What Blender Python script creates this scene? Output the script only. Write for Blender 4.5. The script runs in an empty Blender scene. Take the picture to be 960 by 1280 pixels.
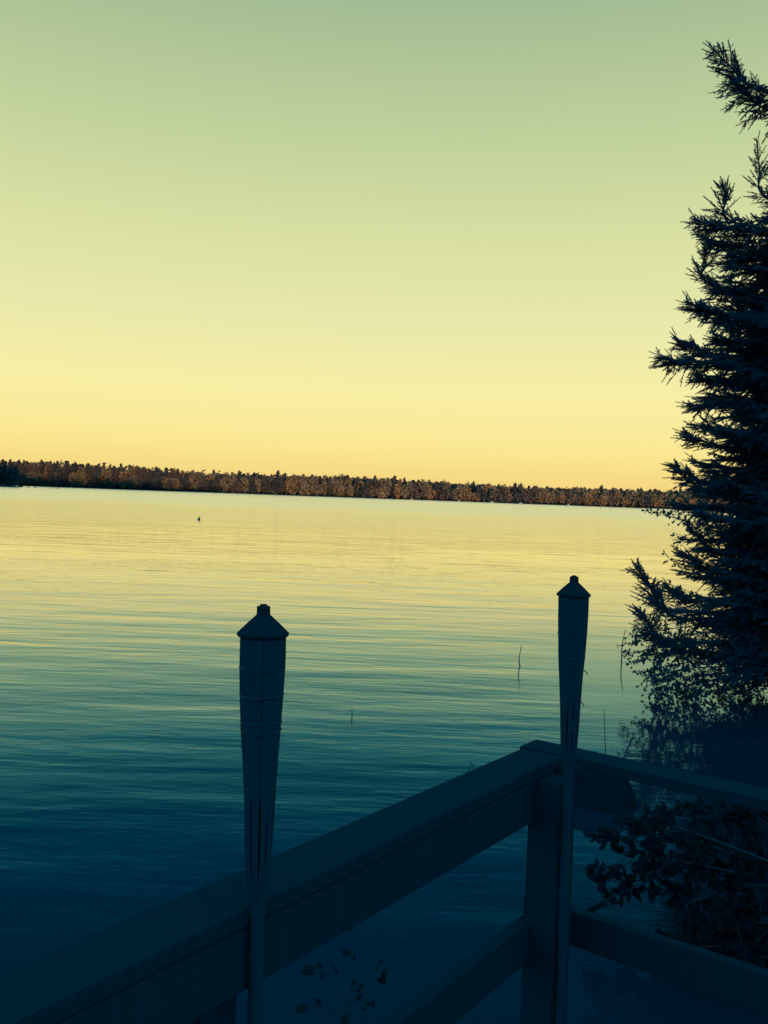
import bpy, bmesh, math, random
import numpy as np
from mathutils import Vector, Matrix

random.seed(7)
rng = np.random.default_rng(11)
scene = bpy.context.scene
COL = scene.collection
PI = math.pi

# ------------------------------------------------------------------ camera
FPX = 1120.0
CAM = np.array([0.0, 0.0, 2.2])
PITCH = math.atan(21 / FPX)
ROLL = math.radians(2.05)
_F = np.array([0, math.cos(PITCH), -math.sin(PITCH)])
_r0 = np.array([1.0, 0, 0]); _u0 = np.array([0, math.sin(PITCH), math.cos(PITCH)])
_R = math.cos(ROLL) * _r0 + math.sin(ROLL) * _u0
_U = -math.sin(ROLL) * _r0 + math.cos(ROLL) * _u0

def ray(x, y):
    return _F + _R * (x - 480) / FPX - _U * (y - 640) / FPX

def P(x, y, depth):
    """measured point of the photograph at a known distance -> world"""
    return CAM + ray(x, y) * depth

def on_plane(x, y, n, p0):
    d = ray(x, y)
    return CAM + d * (np.dot(n, p0 - CAM) / np.dot(n, d))

cam_d = bpy.data.cameras.new('camera')
cam_d.sensor_fit = 'VERTICAL'; cam_d.sensor_height = 36.0
cam_d.lens = 36.0 * FPX / 1280.0
cam_d.clip_start = 0.05; cam_d.clip_end = 20000
cam = bpy.data.objects.new('camera', cam_d); COL.objects.link(cam)
M = Matrix(((_R[0], _U[0], -_F[0], CAM[0]), (_R[1], _U[1], -_F[1], CAM[1]),
            (_R[2], _U[2], -_F[2], CAM[2]), (0, 0, 0, 1)))
cam.matrix_world = M
scene.camera = cam

# ------------------------------------------------------------------ colour helpers
def lin(c):
    return tuple(((v / 255) / 12.92 if v / 255 <= 0.04045 else ((v / 255 + 0.055) / 1.055) ** 2.4) for v in c)

# ------------------------------------------------------------------ materials
def new_mat(name):
    m = bpy.data.materials.new(name); m.use_nodes = True
    nt = m.node_tree; nt.nodes.clear()
    out = nt.nodes.new('ShaderNodeOutputMaterial')
    return m, nt, out

def ramp(nt, stops, interp='LINEAR'):
    r = nt.nodes.new('ShaderNodeValToRGB'); cr = r.color_ramp; cr.interpolation = interp
    while len(cr.elements) < len(stops): cr.elements.new(0.5)
    for e, (p, c) in zip(cr.elements, stops):
        e.position = p; e.color = (c[0], c[1], c[2], 1)
    return r

def noise(nt, coord, scale, detail=4, rough=0.55, mapscale=None):
    n = nt.nodes.new('ShaderNodeTexNoise')
    n.inputs['Scale'].default_value = scale; n.inputs['Detail'].default_value = detail
    n.inputs['Roughness'].default_value = rough
    if mapscale is not None:
        mp = nt.nodes.new('ShaderNodeMapping'); mp.inputs['Scale'].default_value = mapscale
        nt.links.new(coord, mp.inputs['Vector']); nt.links.new(mp.outputs['Vector'], n.inputs['Vector'])
    else:
        nt.links.new(coord, n.inputs['Vector'])
    return n

def basic_mat(name, c1, c2, scale=8, rough=0.85, mapscale=None, bump=0.0, spec=0.2, detail=5, coord='Object'):
    m, nt, out = new_mat(name)
    tc = nt.nodes.new('ShaderNodeTexCoord')
    n = noise(nt, tc.outputs[coord], scale, detail, 0.6, mapscale)
    r = ramp(nt, [(0.3, c1), (0.7, c2)])
    nt.links.new(n.outputs['Fac'], r.inputs['Fac'])
    b = nt.nodes.new('ShaderNodeBsdfPrincipled')
    b.inputs['Roughness'].default_value = rough
    b.inputs['Specular IOR Level'].default_value = spec
    nt.links.new(r.outputs['Color'], b.inputs['Base Color'])
    if bump:
        bn = nt.nodes.new('ShaderNodeBump'); bn.inputs['Strength'].default_value = 1
        bn.inputs['Distance'].default_value = bump
        nt.links.new(n.outputs['Fac'], bn.inputs['Height']); nt.links.new(bn.outputs['Normal'], b.inputs['Normal'])
    nt.links.new(b.outputs['BSDF'], out.inputs['Surface'])
    return m

def foliage_mat(name, rough=0.8, spec=0.05):
    """leaf colour comes from the per-clump attribute 'tint' (species colour; far woods also carry painted shade)"""
    m, nt, out = new_mat(name)
    a = nt.nodes.new('ShaderNodeAttribute'); a.attribute_name = 'tint'
    b = nt.nodes.new('ShaderNodeBsdfPrincipled')
    b.inputs['Roughness'].default_value = rough
    b.inputs['Specular IOR Level'].default_value = spec
    nt.links.new(a.outputs['Color'], b.inputs['Base Color'])
    nt.links.new(b.outputs['BSDF'], out.inputs['Surface'])
    return m

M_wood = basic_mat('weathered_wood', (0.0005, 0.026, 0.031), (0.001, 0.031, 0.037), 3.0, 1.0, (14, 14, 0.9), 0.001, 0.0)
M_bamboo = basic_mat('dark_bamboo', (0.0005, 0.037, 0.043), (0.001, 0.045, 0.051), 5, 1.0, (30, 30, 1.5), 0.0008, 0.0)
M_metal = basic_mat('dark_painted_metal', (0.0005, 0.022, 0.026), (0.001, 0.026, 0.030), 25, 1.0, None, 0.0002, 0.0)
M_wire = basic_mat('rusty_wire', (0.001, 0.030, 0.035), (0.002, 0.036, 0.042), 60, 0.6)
def leafy(m, k=0.4):
    nt = m.node_tree; b = next(n for n in nt.nodes if n.type == 'BSDF_PRINCIPLED'); o = next(n for n in nt.nodes if n.type == 'OUTPUT_MATERIAL')
    t = nt.nodes.new('ShaderNodeBsdfTranslucent'); x = nt.nodes.new('ShaderNodeMixShader'); x.inputs[0].default_value = k
    nt.links.new(b.inputs['Base Color'].links[0].from_socket, t.inputs['Color'])
    nt.links.new(b.outputs[0], x.inputs[1]); nt.links.new(t.outputs[0], x.inputs[2]); nt.links.new(x.outputs[0], o.inputs['Surface'])
    return m

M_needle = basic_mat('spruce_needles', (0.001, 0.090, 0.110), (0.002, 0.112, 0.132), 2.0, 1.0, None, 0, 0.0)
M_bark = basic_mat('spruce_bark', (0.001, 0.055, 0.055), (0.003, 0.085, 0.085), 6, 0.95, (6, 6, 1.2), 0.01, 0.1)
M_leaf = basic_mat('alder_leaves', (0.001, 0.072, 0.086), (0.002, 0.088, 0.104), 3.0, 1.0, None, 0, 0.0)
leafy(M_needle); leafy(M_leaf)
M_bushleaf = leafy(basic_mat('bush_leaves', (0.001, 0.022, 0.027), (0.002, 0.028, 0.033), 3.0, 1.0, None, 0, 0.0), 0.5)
M_twig = basic_mat('grey_twigs', (0.001, 0.045, 0.045), (0.002, 0.06, 0.06), 12, 1.0, spec=0.0)
M_rock = basic_mat('wet_granite', (0.0005, 0.011, 0.014), (0.001, 0.016, 0.019), 9, 1.0, None, 0.01, 0.0)
M_palerock = basic_mat('pale_granite', (0.22, 0.17, 0.13), (0.4, 0.33, 0.26), 2, 0.9, None, 0.05, 0.1)
M_reed = basic_mat('reed_stalk', (0.02, 0.045, 0.05), (0.035, 0.06, 0.06), 30, 0.8)
M_buoy = basic_mat('faded_dark_plastic', (0.03, 0.018, 0.01), (0.05, 0.03, 0.015), 20, 0.6)
M_far = foliage_mat('distant_foliage')
M_ground = basic_mat('lake_bank_soil', (0.008, 0.022, 0.026), (0.022, 0.036, 0.036), 0.9, 0.95, None, 0.03, 0.05, 8)

def lake_mat():
    m, nt, out = new_mat('lake_water')
    N = nt.nodes.new; L = nt.links.new
    geo = N('ShaderNodeNewGeometry'); pos = geo.outputs['Position']
    sep = N('ShaderNodeSeparateXYZ'); L(pos, sep.inputs[0])
    # low swell with long crests, two directions, then wind ripples
    def wv(scale, ms, rot, det=3, ro=0.5):
        mp = N('ShaderNodeMapping'); mp.inputs['Rotation'].default_value = (0, 0, rot)
        mp.inputs['Scale'].default_value = ms
        L(pos, mp.inputs['Vector'])
        n = N('ShaderNodeTexNoise'); n.inputs['Scale'].default_value = scale
        n.inputs['Detail'].default_value = det; n.inputs['Roughness'].default_value = ro
        n.inputs['Distortion'].default_value = 0.3
        L(mp.outputs['Vector'], n.inputs['Vector']); return n.outputs['Fac']
    swell = wv(1.0, (0.22, 0.85, 1), 0.03, 2, 0.45)
    swell2 = wv(1.0, (0.5, 1.9, 1), -0.12, 2, 0.45)
    rip = wv(1.0, (2.2, 7.5, 1), 0.22, 2, 0.5)
    rip2 = wv(1.0, (7.0, 20.0, 1), -0.25, 2, 0.5)
    def mul(a, k):
        x = N('ShaderNodeMath'); x.operation = 'MULTIPLY'; L(a, x.inputs[0])
        if isinstance(k, (int, float)): x.inputs[1].default_value = k
        else: L(k, x.inputs[1])
        return x.outputs[0]
    def add(a, b):
        x = N('ShaderNodeMath'); x.operation = 'ADD'; L(a, x.inputs[0]); L(b, x.inputs[1]); return x.outputs[0]
    # patches of wind: ripples come and go
    gust = wv(1.0, (0.05, 0.16, 1), 0.1, 3, 0.6)
    gr = N('ShaderNodeMapRange'); gr.inputs['From Min'].default_value = 0.35; gr.inputs['From Max'].default_value = 0.65
    gr.inputs['To Min'].default_value = 0.35; gr.inputs['To Max'].default_value = 1.3
    L(gust, gr.inputs['Value'])
    h = add(mul(swell, 0.029), mul(swell2, 0.012))
    h = add(h, mul(mul(rip, 0.0044), gr.outputs[0]))
    h = add(h, mul(mul(rip2, 0.0013), gr.outputs[0]))
    # sheltered water along the right shore lies calmer
    def mr(src, a, b_, c, d):
        m_ = N('ShaderNodeMapRange'); m_.interpolation_type = 'SMOOTHSTEP'
        for k_, v_ in zip(('From Min', 'From Max', 'To Min', 'To Max'), (a, b_, c, d)): m_.inputs[k_].default_value = v_
        L(src, m_.inputs['Value']); return m_.outputs[0]
    shel = mul(mr(sep.outputs['X'], 1.3, 3.0, 0, 1), mr(sep.outputs['Y'], 11.5, 17, 0.75, 0))
    inv = N('ShaderNodeMath'); inv.operation = 'SUBTRACT'; inv.inputs[0].default_value = 1.0; L(shel, inv.inputs[1])
    h = mul(h, inv.outputs[0])
    bump = N('ShaderNodeBump'); bump.inputs['Strength'].default_value = 1.0; bump.inputs['Distance'].default_value = 1.0
    L(h, bump.inputs['Height'])
    # ruffled water under the far shore
    edge = wv(1.0, (0.012, 0.03, 1), 0.0, 3, 0.5)
    yy = add(sep.outputs['Y'], mul(edge, 60.0))
    rr = N('ShaderNodeMapRange'); rr.interpolation_type = 'SMOOTHSTEP'
    rr.inputs['From Min'].default_value = 115; rr.inputs['From Max'].default_value = 190
    rr.inputs['To Min'].default_value = 0.0; rr.inputs['To Max'].default_value = 0.075
    L(yy, rr.inputs['Value'])
    fr = N('ShaderNodeFresnel'); fr.inputs['IOR'].default_value = 1.333
    L(bump.outputs['Normal'], fr.inputs['Normal'])
    # teal cast put into the reflection colour: weak reflections keep only their blue and green
    tint = ramp(nt, [(0.03, (0.0, 0.05, 0.28)), (0.09, (0.0, 0.10, 0.38)), (0.13, (0.003, 0.19, 0.60)), (0.19, (0.08, 0.5, 0.95)), (0.31, (0.52, 0.86, 1.0)), (0.47, (0.98, 1.0, 0.97)), (0.62, (1.0, 0.98, 0.88))])
    L(fr.outputs['Fac'], tint.inputs['Fac'])
    gl = N('ShaderNodeBsdfGlossy'); gl.distribution = 'GGX'
    L(tint.outputs['Color'], gl.inputs['Color']); L(add(rr.outputs[0], mr(sep.outputs['Y'], 10, 75, 0.04, 0.155)), gl.inputs['Roughness'])
    L(bump.outputs['Normal'], gl.inputs['Normal'])
    df = N('ShaderNodeBsdfDiffuse'); df.inputs['Color'].default_value = (0.0, 0.023, 0.033, 1)
    bo = N('ShaderNodeMath'); bo.operation = 'MULTIPLY'; bo.use_clamp = True; bo.inputs[1].default_value = 1.35
    L(fr.outputs['Fac'], bo.inputs[0])
    mx = N('ShaderNodeMixShader'); L(bo.outputs[0], mx.inputs['Fac'])
    L(df.outputs[0], mx.inputs[1]); L(gl.outputs[0], mx.inputs[2])
    L(mx.outputs[0], out.inputs['Surface'])
    return m

# ------------------------------------------------------------------ mesh helpers
def link_np(name, verts, faces_flat, loop_totals, mats, parent=None, tint=None, smooth=False, mat_idx=None):
    """fast mesh from numpy arrays"""
    me = bpy.data.meshes.new(name)
    nv = len(verts); nl = len(faces_flat); nf = len(loop_totals)
    me.vertices.add(nv); me.loops.add(nl); me.polygons.add(nf)
    me.vertices.foreach_set('co', np.asarray(verts, dtype=np.float32).ravel())
    me.loops.foreach_set('vertex_index', np.asarray(faces_flat, dtype=np.int32))
    lt = np.asarray(loop_totals, dtype=np.int32)
    ls = np.zeros(nf, dtype=np.int32); ls[1:] = np.cumsum(lt)[:-1]
    me.polygons.foreach_set('loop_start', ls)
    me.polygons.foreach_set('loop_total', lt)
    if mat_idx is not None: me.polygons.foreach_set('material_index', np.asarray(mat_idx, dtype=np.int32))
    if smooth: me.polygons.foreach_set('use_smooth', np.ones(nf, dtype=bool))
    me.update(calc_edges=True)
    if tint is not None:
        at = me.color_attributes.new('tint', 'FLOAT_COLOR', 'POINT')
        at.data.foreach_set('color', np.asarray(tint, dtype=np.float32).ravel())
    for mm in (mats if isinstance(mats, (list, tuple)) else [mats]): me.materials.append(mm)
    o = bpy.data.objects.new(name, me); COL.objects.link(o)
    if parent: o.parent = parent
    return o

class MB:
    """collects shapes into one mesh"""
    def __init__(s): s.v = []; s.f = []
    def box(s, c, ax, ay, az, bevel=0.0):
        """oriented box: centre c, half-axis vectors"""
        c, ax, ay, az = map(np.asarray, (c, ax, ay, az)); b = len(s.v)
        if bevel <= 0:
            for k in (-1, 1):
                for j in (-1, 1):
                    for i in (-1, 1): s.v.append(c + ax * i + ay * j + az * k)
            for q in ((0, 2, 3, 1), (4, 5, 7, 6), (0, 1, 5, 4), (2, 6, 7, 3), (0, 4, 6, 2), (1, 3, 7, 5)):
                s.f.append([b + i for i in q])
            return
        bm = bmesh.new(); bmesh.ops.create_cube(bm, size=2)
        la, lb, lc = (np.linalg.norm(a) for a in (ax, ay, az))
        for vv in bm.verts: vv.co = Vector((vv.co.x * la, vv.co.y * lb, vv.co.z * lc))
        bmesh.ops.bevel(bm, geom=bm.edges[:], offset=bevel, segments=2, affect='EDGES')
        ua, ub, uc = ax / la, ay / lb, az / lc
        bm.verts.index_update()
        for vv in bm.verts: s.v.append(c + ua * vv.co.x + ub * vv.co.y + uc * vv.co.z)
        for ff in bm.faces: s.f.append([b + q.index for q in ff.verts])
        bm.free()
    def tube(s, pts, rad, n=8, cap=True):
        pts = [np.asarray(q, float) for q in pts]
        if np.isscalar(rad): rad = [rad] * len(pts)
        b = len(s.v); ref = None
        for i, q in enumerate(pts):
            t = pts[min(i + 1, len(pts) - 1)] - pts[max(i - 1, 0)]; t = t / (np.linalg.norm(t) + 1e-12)
            if ref is None:
                ref = np.cross(t, (0, 0, 1) if abs(t[2]) < 0.9 else (1, 0, 0))
            ref = ref - t * np.dot(ref, t); ref /= np.linalg.norm(ref) + 1e-12
            w = np.cross(t, ref)
            for k in range(n):
                a = 2 * PI * k / n
                s.v.append(q + (ref * math.cos(a) + w * math.sin(a)) * rad[i])
        for i in range(len(pts) - 1):
            for k in range(n):
                a = b + i * n + k; c = b + i * n + (k + 1) % n
                s.f.append([a, c, c + n, a + n])
        if cap:
            s.f.append([b + k for k in range(n)][::-1]); e = b + (len(pts) - 1) * n
            s.f.append([e + k for k in range(n)])
    def lathe(s, prof, base, n=24, axis=None):
        """prof: [(z, r)] along axis from base"""
        axis = np.array([0, 0, 1.0]) if axis is None else axis
        s.tube([np.asarray(base) + axis * z for z, r in prof], [max(r, 1e-5) for z, r in prof], n)
    def build(s, name, mat, parent=None, smooth=False):
        me = bpy.data.meshes.new(name); me.from_pydata([tuple(map(float, q)) for q in s.v], [], s.f); me.update()
        bm = bmesh.new(); bm.from_mesh(me); bmesh.ops.recalc_face_normals(bm, faces=bm.faces[:]); bm.to_mesh(me); bm.free()
        if smooth:
            for q in me.polygons: q.use_smooth = True
        me.materials.append(mat)
        o = bpy.data.objects.new(name, me); COL.objects.link(o)
        if parent: o.parent = parent
        return o

def tag(o, label=None, cat=None, group=None, kind=None):
    if label: o['label'] = label
    if cat: o['category'] = cat
    if group: o['group'] = group
    if kind: o['kind'] = kind
    return o

def thing(name, loc, label, cat, group=None):
    o = bpy.data.objects.new(name, None); o.empty_display_size = 0.2
    o.location = tuple(map(float, loc)); COL.objects.link(o)
    return tag(o, label, cat, group)

def hold(o):
    """keep a part where it was modelled although its thing's Empty stands elsewhere"""
    o.matrix_parent_inverse = Matrix.Translation(o.parent.location).inverted()
    return o

# ------------------------------------------------------------------ SETTING: water and terrain
def shore_right(y):
    """x of the near shoreline right of the railing"""
    y = np.asarray(y, float)
    return np.where(y < 11, 2.9 + 0.20 * np.maximum(y, 0), 5.1 + (y - 11) * 1.6)

def terrain_h(x, y):
    xr = shore_right(y)
    d_right = x - xr + 0.25 * np.sin(y * 1.7) + 0.15 * np.sin(y * 4.1)
    d_back = -y - 1.5 + 0.3 * np.sin(x * 0.9)
    d = np.maximum(np.minimum(d_right, 60), d_back)
    h = np.where(d < 0, np.maximum(-1.5, d * 0.5), np.minimum(0.45, d * 0.35) + np.maximum(0, d - 4) * 0.16)
    h = np.minimum(h, 7 + 0.02 * np.maximum(0, d))
    # far shore
    yf = 560 + 14 * np.sin(x * 0.013 + 1) + 6 * np.sin(x * 0.05) - 0.06 * x
    df = y - yf
    hf = np.where(df < 0, np.maximum(-1.5, df * 0.1), np.minimum(1.2, df * 0.15) + np.minimum(np.maximum(0, df - 10) * 0.02, 8))
    # headland at the far left
    dh = 26 - np.hypot((x + 190) / 1.15, (y - 392) / 0.9)
    hh = np.where(dh < 0, np.maximum(-1.5, dh * 0.1), np.minimum(1.0, dh * 0.15))
    return np.maximum(np.maximum(h, hf), hh)

def graded(lo, hi, fine_lo, fine_hi, fine, growth=1.18):
    a = list(np.arange(fine_lo, fine_hi + 1e-6, fine)); st = fine; q = a[-1]
    while q < hi: st *= growth; q += st; a.append(min(q, hi))
    st = fine; q = a[0]; pre = []
    while q > lo: st *= growth; q -= st; pre.append(max(q, lo))
    return np.array(pre[::-1] + a)

def build_terrain():
    xs = np.unique(np.concatenate([graded(-4000, 4000, -8, 16, 0.5), np.arange(-300, 300, 6)]))
    ys = np.unique(np.concatenate([graded(-2000, 5000, -8, 18, 0.5), np.arange(360, 430, 4), np.arange(530, 640, 3)]))
    X, Y = np.meshgrid(xs, ys); Z = terrain_h(X, Y)
    Z += 0.05 * np.sin(X * 2.3 + Y) * np.cos(Y * 1.9 - X * 0.7) * (np.hypot(X, Y) < 60)
    nx, ny = len(xs), len(ys)
    v = np.stack([X.ravel(), Y.ravel(), Z.ravel()], 1)
    i, j = np.meshgrid(np.arange(nx - 1), np.arange(ny - 1)); a = (j * nx + i).ravel()
    q = np.stack([a, a + 1, a + 1 + nx, a + nx], 1)
    o = link_np('ground', v, q.ravel(), np.full(len(q), 4), M_ground, smooth=True)
    tag(o, kind='structure')
build_terrain()

wm = MB(); wm.v = [np.array(q, float) for q in ((-4000, -60, 0), (4000, -60, 0), (4000, 5000, 0), (-4000, 5000, 0))]; wm.f = [[0, 1, 2, 3]]
lake = wm.build('lake_water', lake_mat()); tag(lake, kind='structure')

# ------------------------------------------------------------------ DECK AND RAILING
d1 = np.array([-0.597, -0.802, 0]); n1 = np.array([0.802, -0.597, 0])     # along the long rail; towards the deck
d2 = n1.copy(); n2 = d1.copy()                                             # along the short rail; towards the deck
up = np.array([0, 0, 1.0])
DECK_Z = 0.52; RAIL_Z = 1.52
inner_pt = np.array([0.489, 2.361, RAIL_Z])       # inner top edge of the long rail
outer_corner = np.array([0.455, 2.535, RAIL_Z])

deck = MB()
for k in range(22):
    w = 0.138
    c = np.array([0.46, 2.36, DECK_Z - 0.018]) + d1 * (0.07 + k * 0.146) + d2 * 1.55
    deck.box(c, d1 * w / 2, d2 * 1.6, up * 0.018, 0.004)
for s in (0.1, 1.5, 2.9):
    deck.box(np.array([0.46, 2.36, DECK_Z - 0.13]) + d1 * 1.6 + d2 * s, d1 * 1.6, d2 * 0.02, up * 0.09)
for a in (0.1, 1.6, 3.1):
    for s in (0.16, 2.84):
        deck.box(np.array([0.46, 2.36, -0.45]) + d1 * a + d2 * s, d1 * 0.05, d2 * 0.05, up * 0.75)
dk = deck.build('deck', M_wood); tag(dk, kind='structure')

rail_root = thing('railing', (inner_pt[0], inner_pt[1], DECK_Z), 'dark weathered wooden railing with flat top boards meeting at a corner over the lake', 'railing')
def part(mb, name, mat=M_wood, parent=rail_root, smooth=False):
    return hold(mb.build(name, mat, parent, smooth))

W = 0.122; T = 0.027
LL = 3.1
# long cap board (top faces seen), butts against the short board
b = MB()
c0 = inner_pt - n1 * W / 2 - up * T / 2
start = -0.125                                     # runs a little past the inner point towards the corner
b.box(c0 + d1 * (LL + 0) / 2 - d1 * 0.0 + d1 * start / 2, d1 * (LL - start) / 2, n1 * W / 2, up * T / 2, 0.003)
part(b, 'top_rail')
# short cap board, its end runs past the long one
b = MB()
cs = outer_corner + n2 * 0.05 - up * T / 2
b.box(cs + d2 * 1.27 + up * 0.003, d2 * 1.27, n2 * 0.05, up * T / 2, 0.003)
part(b, 'top_rail')
# fascia under the long cap
b = MB()
b.box(inner_pt - n1 * (0.019 + 0.004) - up * (T + 0.001 + 0.054) + d1 * (LL / 2 + 0.0), d1 * (LL / 2 + 0.04), n1 * 0.019, up * 0.054, 0.003)
part(b, 'side_board')
# lower rails
b = MB()
b.box(inner_pt - n1 * 0.023 - up * (1.125 - 0.68) + d1 * (LL / 2), d1 * (LL / 2 + 0.06), n1 * 0.019, up * 0.05, 0.003)
part(b, 'lower_rail')
b = MB()
b.box(outer_corner + n2 * 0.08 - up * (1.13 - 0.68) + d2 * 1.25, d2 * 1.22, n2 * 0.019, up * 0.045, 0.003)
part(b, 'lower_rail')
# posts
A = on_plane(660, 1120, n1, inner_pt); A[2] = 0
pc = A - d1 * 0.066 + n1 * 0.024
def post(c, top):
    m = MB(); zb = DECK_Z - 0.3
    m.box(np.array([c[0], c[1], (zb + top) / 2]), d1 * 0.045, n1 * 0.045, up * (top - zb) / 2, 0.005)
    return part(m, 'post')
post(pc, RAIL_Z - T - 0.002)
A2 = on_plane(325, 1245, n1, inner_pt); A2[2] = 0
post(A2 + d1 * 0.05 - n1 * 0.09, RAIL_Z - T - 0.002)
post(A2 + d1 * 1.45 - n1 * 0.09, RAIL_Z - T - 0.002)
post(outer_corner * np.array([1, 1, 0]) + d2 * 1.4 + n2 * 0.15, RAIL_Z - T - 0.002)
post(outer_corner * np.array([1, 1, 0]) + d2 * 2.5 + n2 * 0.15, RAIL_Z - T - 0.002)
# cleat under the short cap, right of the corner post
b = MB(); cl = P(713, 966, 2.36)
b.box(cl, d2 * 0.035, n2 * 0.02, up * 0.022, 0.003)
part(b, 'cleat')

# ------------------------------------------------------------------ BAMBOO TORCHES
def torch(axis_xy, z_top, lean, label, hooks):
    base = np.array([axis_xy[0], axis_xy[1], DECK_Z])
    root = thing('bamboo_torch', base, label, 'garden torch', 'bamboo torches tied to the railing')
    ax = np.array([lean, 0, 1.0]); ax /= np.linalg.norm(ax)
    H = z_top - DECK_Z
    at = lambda z: base + ax * (H - z)              # z measured down from the top of the wick holder
    def prof(m, name, pr, mat, n=28, smooth=True):
        mb = MB(); mb.tube([at(z) for z, r in pr], [max(r, 1e-4) for z, r in pr], n)
        o = hold(mb.build(name, mat, root, smooth)); return o
    k = 1.465 / FPX
    # canister lid: wick tube, cone, rolled rim
    mb = MB()
    mb.tube([at(q[0] * k) for q in ((0, 0), (0.5, 4), (2.5, 5), (3, 8.2), (13, 8.4), (14.2, 9.4), (25, 21), (34.5, 30.5), (35.5, 32), (38, 32.2), (39.5, 31), (40, 26))],
            [max(q[1] * k, 1e-4) for q in ((0, 0), (0.5, 4), (2.5, 5), (3, 8.2), (13, 8.4), (14.2, 9.4), (25, 21), (34.5, 30.5), (35.5, 32), (38, 32.2), (39.5, 31), (40, 26))], 28)
    lid = hold(mb.build('lid', M_metal, root, False))
    # body profile in photo pixels below the top -> radius
    ctl = [(38, 28.3), (60, 28.4), (85, 28.0), (115, 26.8), (150, 25.0), (158, 24.7), (200, 21.6), (250, 19.0), (290, 17.6), (325, 15.6), (350, 13.2), (372, 10.6), (395, 9.4)]
    zz = np.array([c[0] for c in ctl], float); rr = np.array([c[1] for c in ctl], float)
    R_ = lambda z: np.interp(z, zz, rr)
    # oil can inside the upper basket
    mb = MB(); zs = np.linspace(40, 215, 12)
    mb.tube([at(z * k) for z in zs], [(R_(z) - 1.9) * k for z in zs], 20)
    hold(mb.build('oil_can', M_bamboo, root, True))
    # split bamboo slats
    u = np.array([1.0, 0, 0]); v = np.array([0, 1.0, 0])
    nsl = 11; gapk = {2: 0.55, 7: 0.6, 9: 0.7}
    for i in range(nsl):
        mb = MB(); a0 = 2 * PI * (i + 0.03 * math.sin(i * 2.3)) / nsl
        bidx = 0; rows = []
        for z in np.linspace(38, 395, 26):
            half = PI / nsl * (0.995 if z < 225 else (0.995 - (0.34 * math.sin(min(1, (z - 225) / 130) * PI)) * (1.0 if i in gapk else 0.45)))
            r_o = (R_(z) + 0.35 * math.sin(i * 1.7 + z * 0.03)) * k; r_i = r_o - 1.6 * k
            ring = []
            for rad_, sg in ((r_o, -1), (r_o, -0.33), (r_o, 0.33), (r_o, 1), (r_i, 1), (r_i, -1)):
                a = a0 + half * sg
                ring.append(len(mb.v)); mb.v.append(at(z * k) + (u * math.cos(a) + v * math.sin(a)) * rad_)
            rows.append(ring)
        for q in range(len(rows) - 1):
            for e in range(6):
                mb.f.append([rows[q][e], rows[q][(e + 1) % 6], rows[q + 1][(e + 1) % 6], rows[q + 1][e]])
        mb.f.append(rows[0][::-1]); mb.f.append(rows[-1])
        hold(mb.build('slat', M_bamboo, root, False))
    # binding bands
    for z, t_, rad_ in ((46, 3, 0.6), (79, 2, 0.9), (112, 2, 1.1), (145, 2, 1.0), (156, 4, 1.1), (228, 1.6, 0.5)):
        mb = MB(); pts = []
        for q in range(33):
            a = 2 * PI * q / 32
            pts.append(at((z + 0.8 * math.sin(a * 2 + z)) * k) + (u * math.cos(a) + v * math.sin(a)) * (R_(z) * k))
        mb.tube(pts, rad_ * k, 6)
        hold(mb.build('binding', M_wire, root, True))
    # pole with nodes
    pr = []
    for z in np.linspace(380 * k, H, 40):
        pr.append((z, 9.6 * k))
    zs = np.linspace(375 * k, H + 0.0, 60)
    mb = MB(); mb.tube([at(z) for z in zs], [(9.4 + 1.3 * math.exp(-((((z / 0.23) % 1) - 0.5) / 0.05) ** 2)) * k for z in zs], 14)
    hold(mb.build('pole', M_bamboo, root, True))
    # wire tails
    for zpx, ang in hooks:
        mb = MB(); rr0 = R_(zpx) * k
        dirv = np.array([math.cos(ang), math.sin(ang), 0])
        b0 = at(zpx * k) + dirv * rr0 * 0.9
        mb.tube([b0, b0 + dirv * 4 * k - up * 1.5 * k, b0 + dirv * 8 * k - up * 5 * k, b0 + dirv * 9 * k - up * 9 * k], [1.0 * k] * 4, 5)
        hold(mb.build('wire_tail', M_wire, root, True))
    return root

t1 = on_plane(322, 1120, n1, inner_pt) + n1 * 0.0165
ztop1 = P(328, 755, t1[1])[2]
torch(t1, ztop1, -0.012, 'nearer and larger bamboo torch standing tied to the long rail, left of the railing corner', [(175, 2.6)])
pf = pc + n1 * 0.045
t2 = on_plane(707.5, 930, n1, np.array([pf[0], pf[1], 0])) + n1 * 0.017
ztop2 = P(716, 719, t2[1])[2]
torch(t2, ztop2, -0.008, 'farther and smaller bamboo torch standing at the corner post of the railing', [(178, -0.2), (240, 0.1)])

# ------------------------------------------------------------------ FOLIAGE MACHINERY
def frames(dirs):
    d = dirs / (np.linalg.norm(dirs, axis=1, keepdims=True) + 1e-9)
    a = np.where(np.abs(d[:, 2:3]) < 0.9, np.array([[0, 0, 1.0]]), np.array([[1.0, 0, 0]]))
    s = np.cross(d, a); s /= np.linalg.norm(s, axis=1, keepdims=True) + 1e-9
    t = np.cross(s, d)
    ang = rng.uniform(0, 2 * PI, len(d))[:, None]
    return s * np.cos(ang) + t * np.sin(ang), -s * np.sin(ang) + t * np.cos(ang), d

def stamp(tv, tf, pos, dirs, scl, lenscl=None):
    """copies of a triangle template (axis +Z) at pos, along dirs -> one vertex / face array"""
    S, T, D = frames(dirs); n = len(pos); m = len(tv)
    ls = scl if lenscl is None else lenscl
    v = (S[:, None, :] * tv[None, :, 0:1] * scl[:, None, None] + T[:, None, :] * tv[None, :, 1:2] * scl[:, None, None]
         + D[:, None, :] * tv[None, :, 2:3] * ls[:, None, None] + pos[:, None, :])
    f = (tf[None] + (np.arange(n) * m)[:, None, None])
    return v.reshape(-1, 3), f.reshape(-1, 3)

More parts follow.
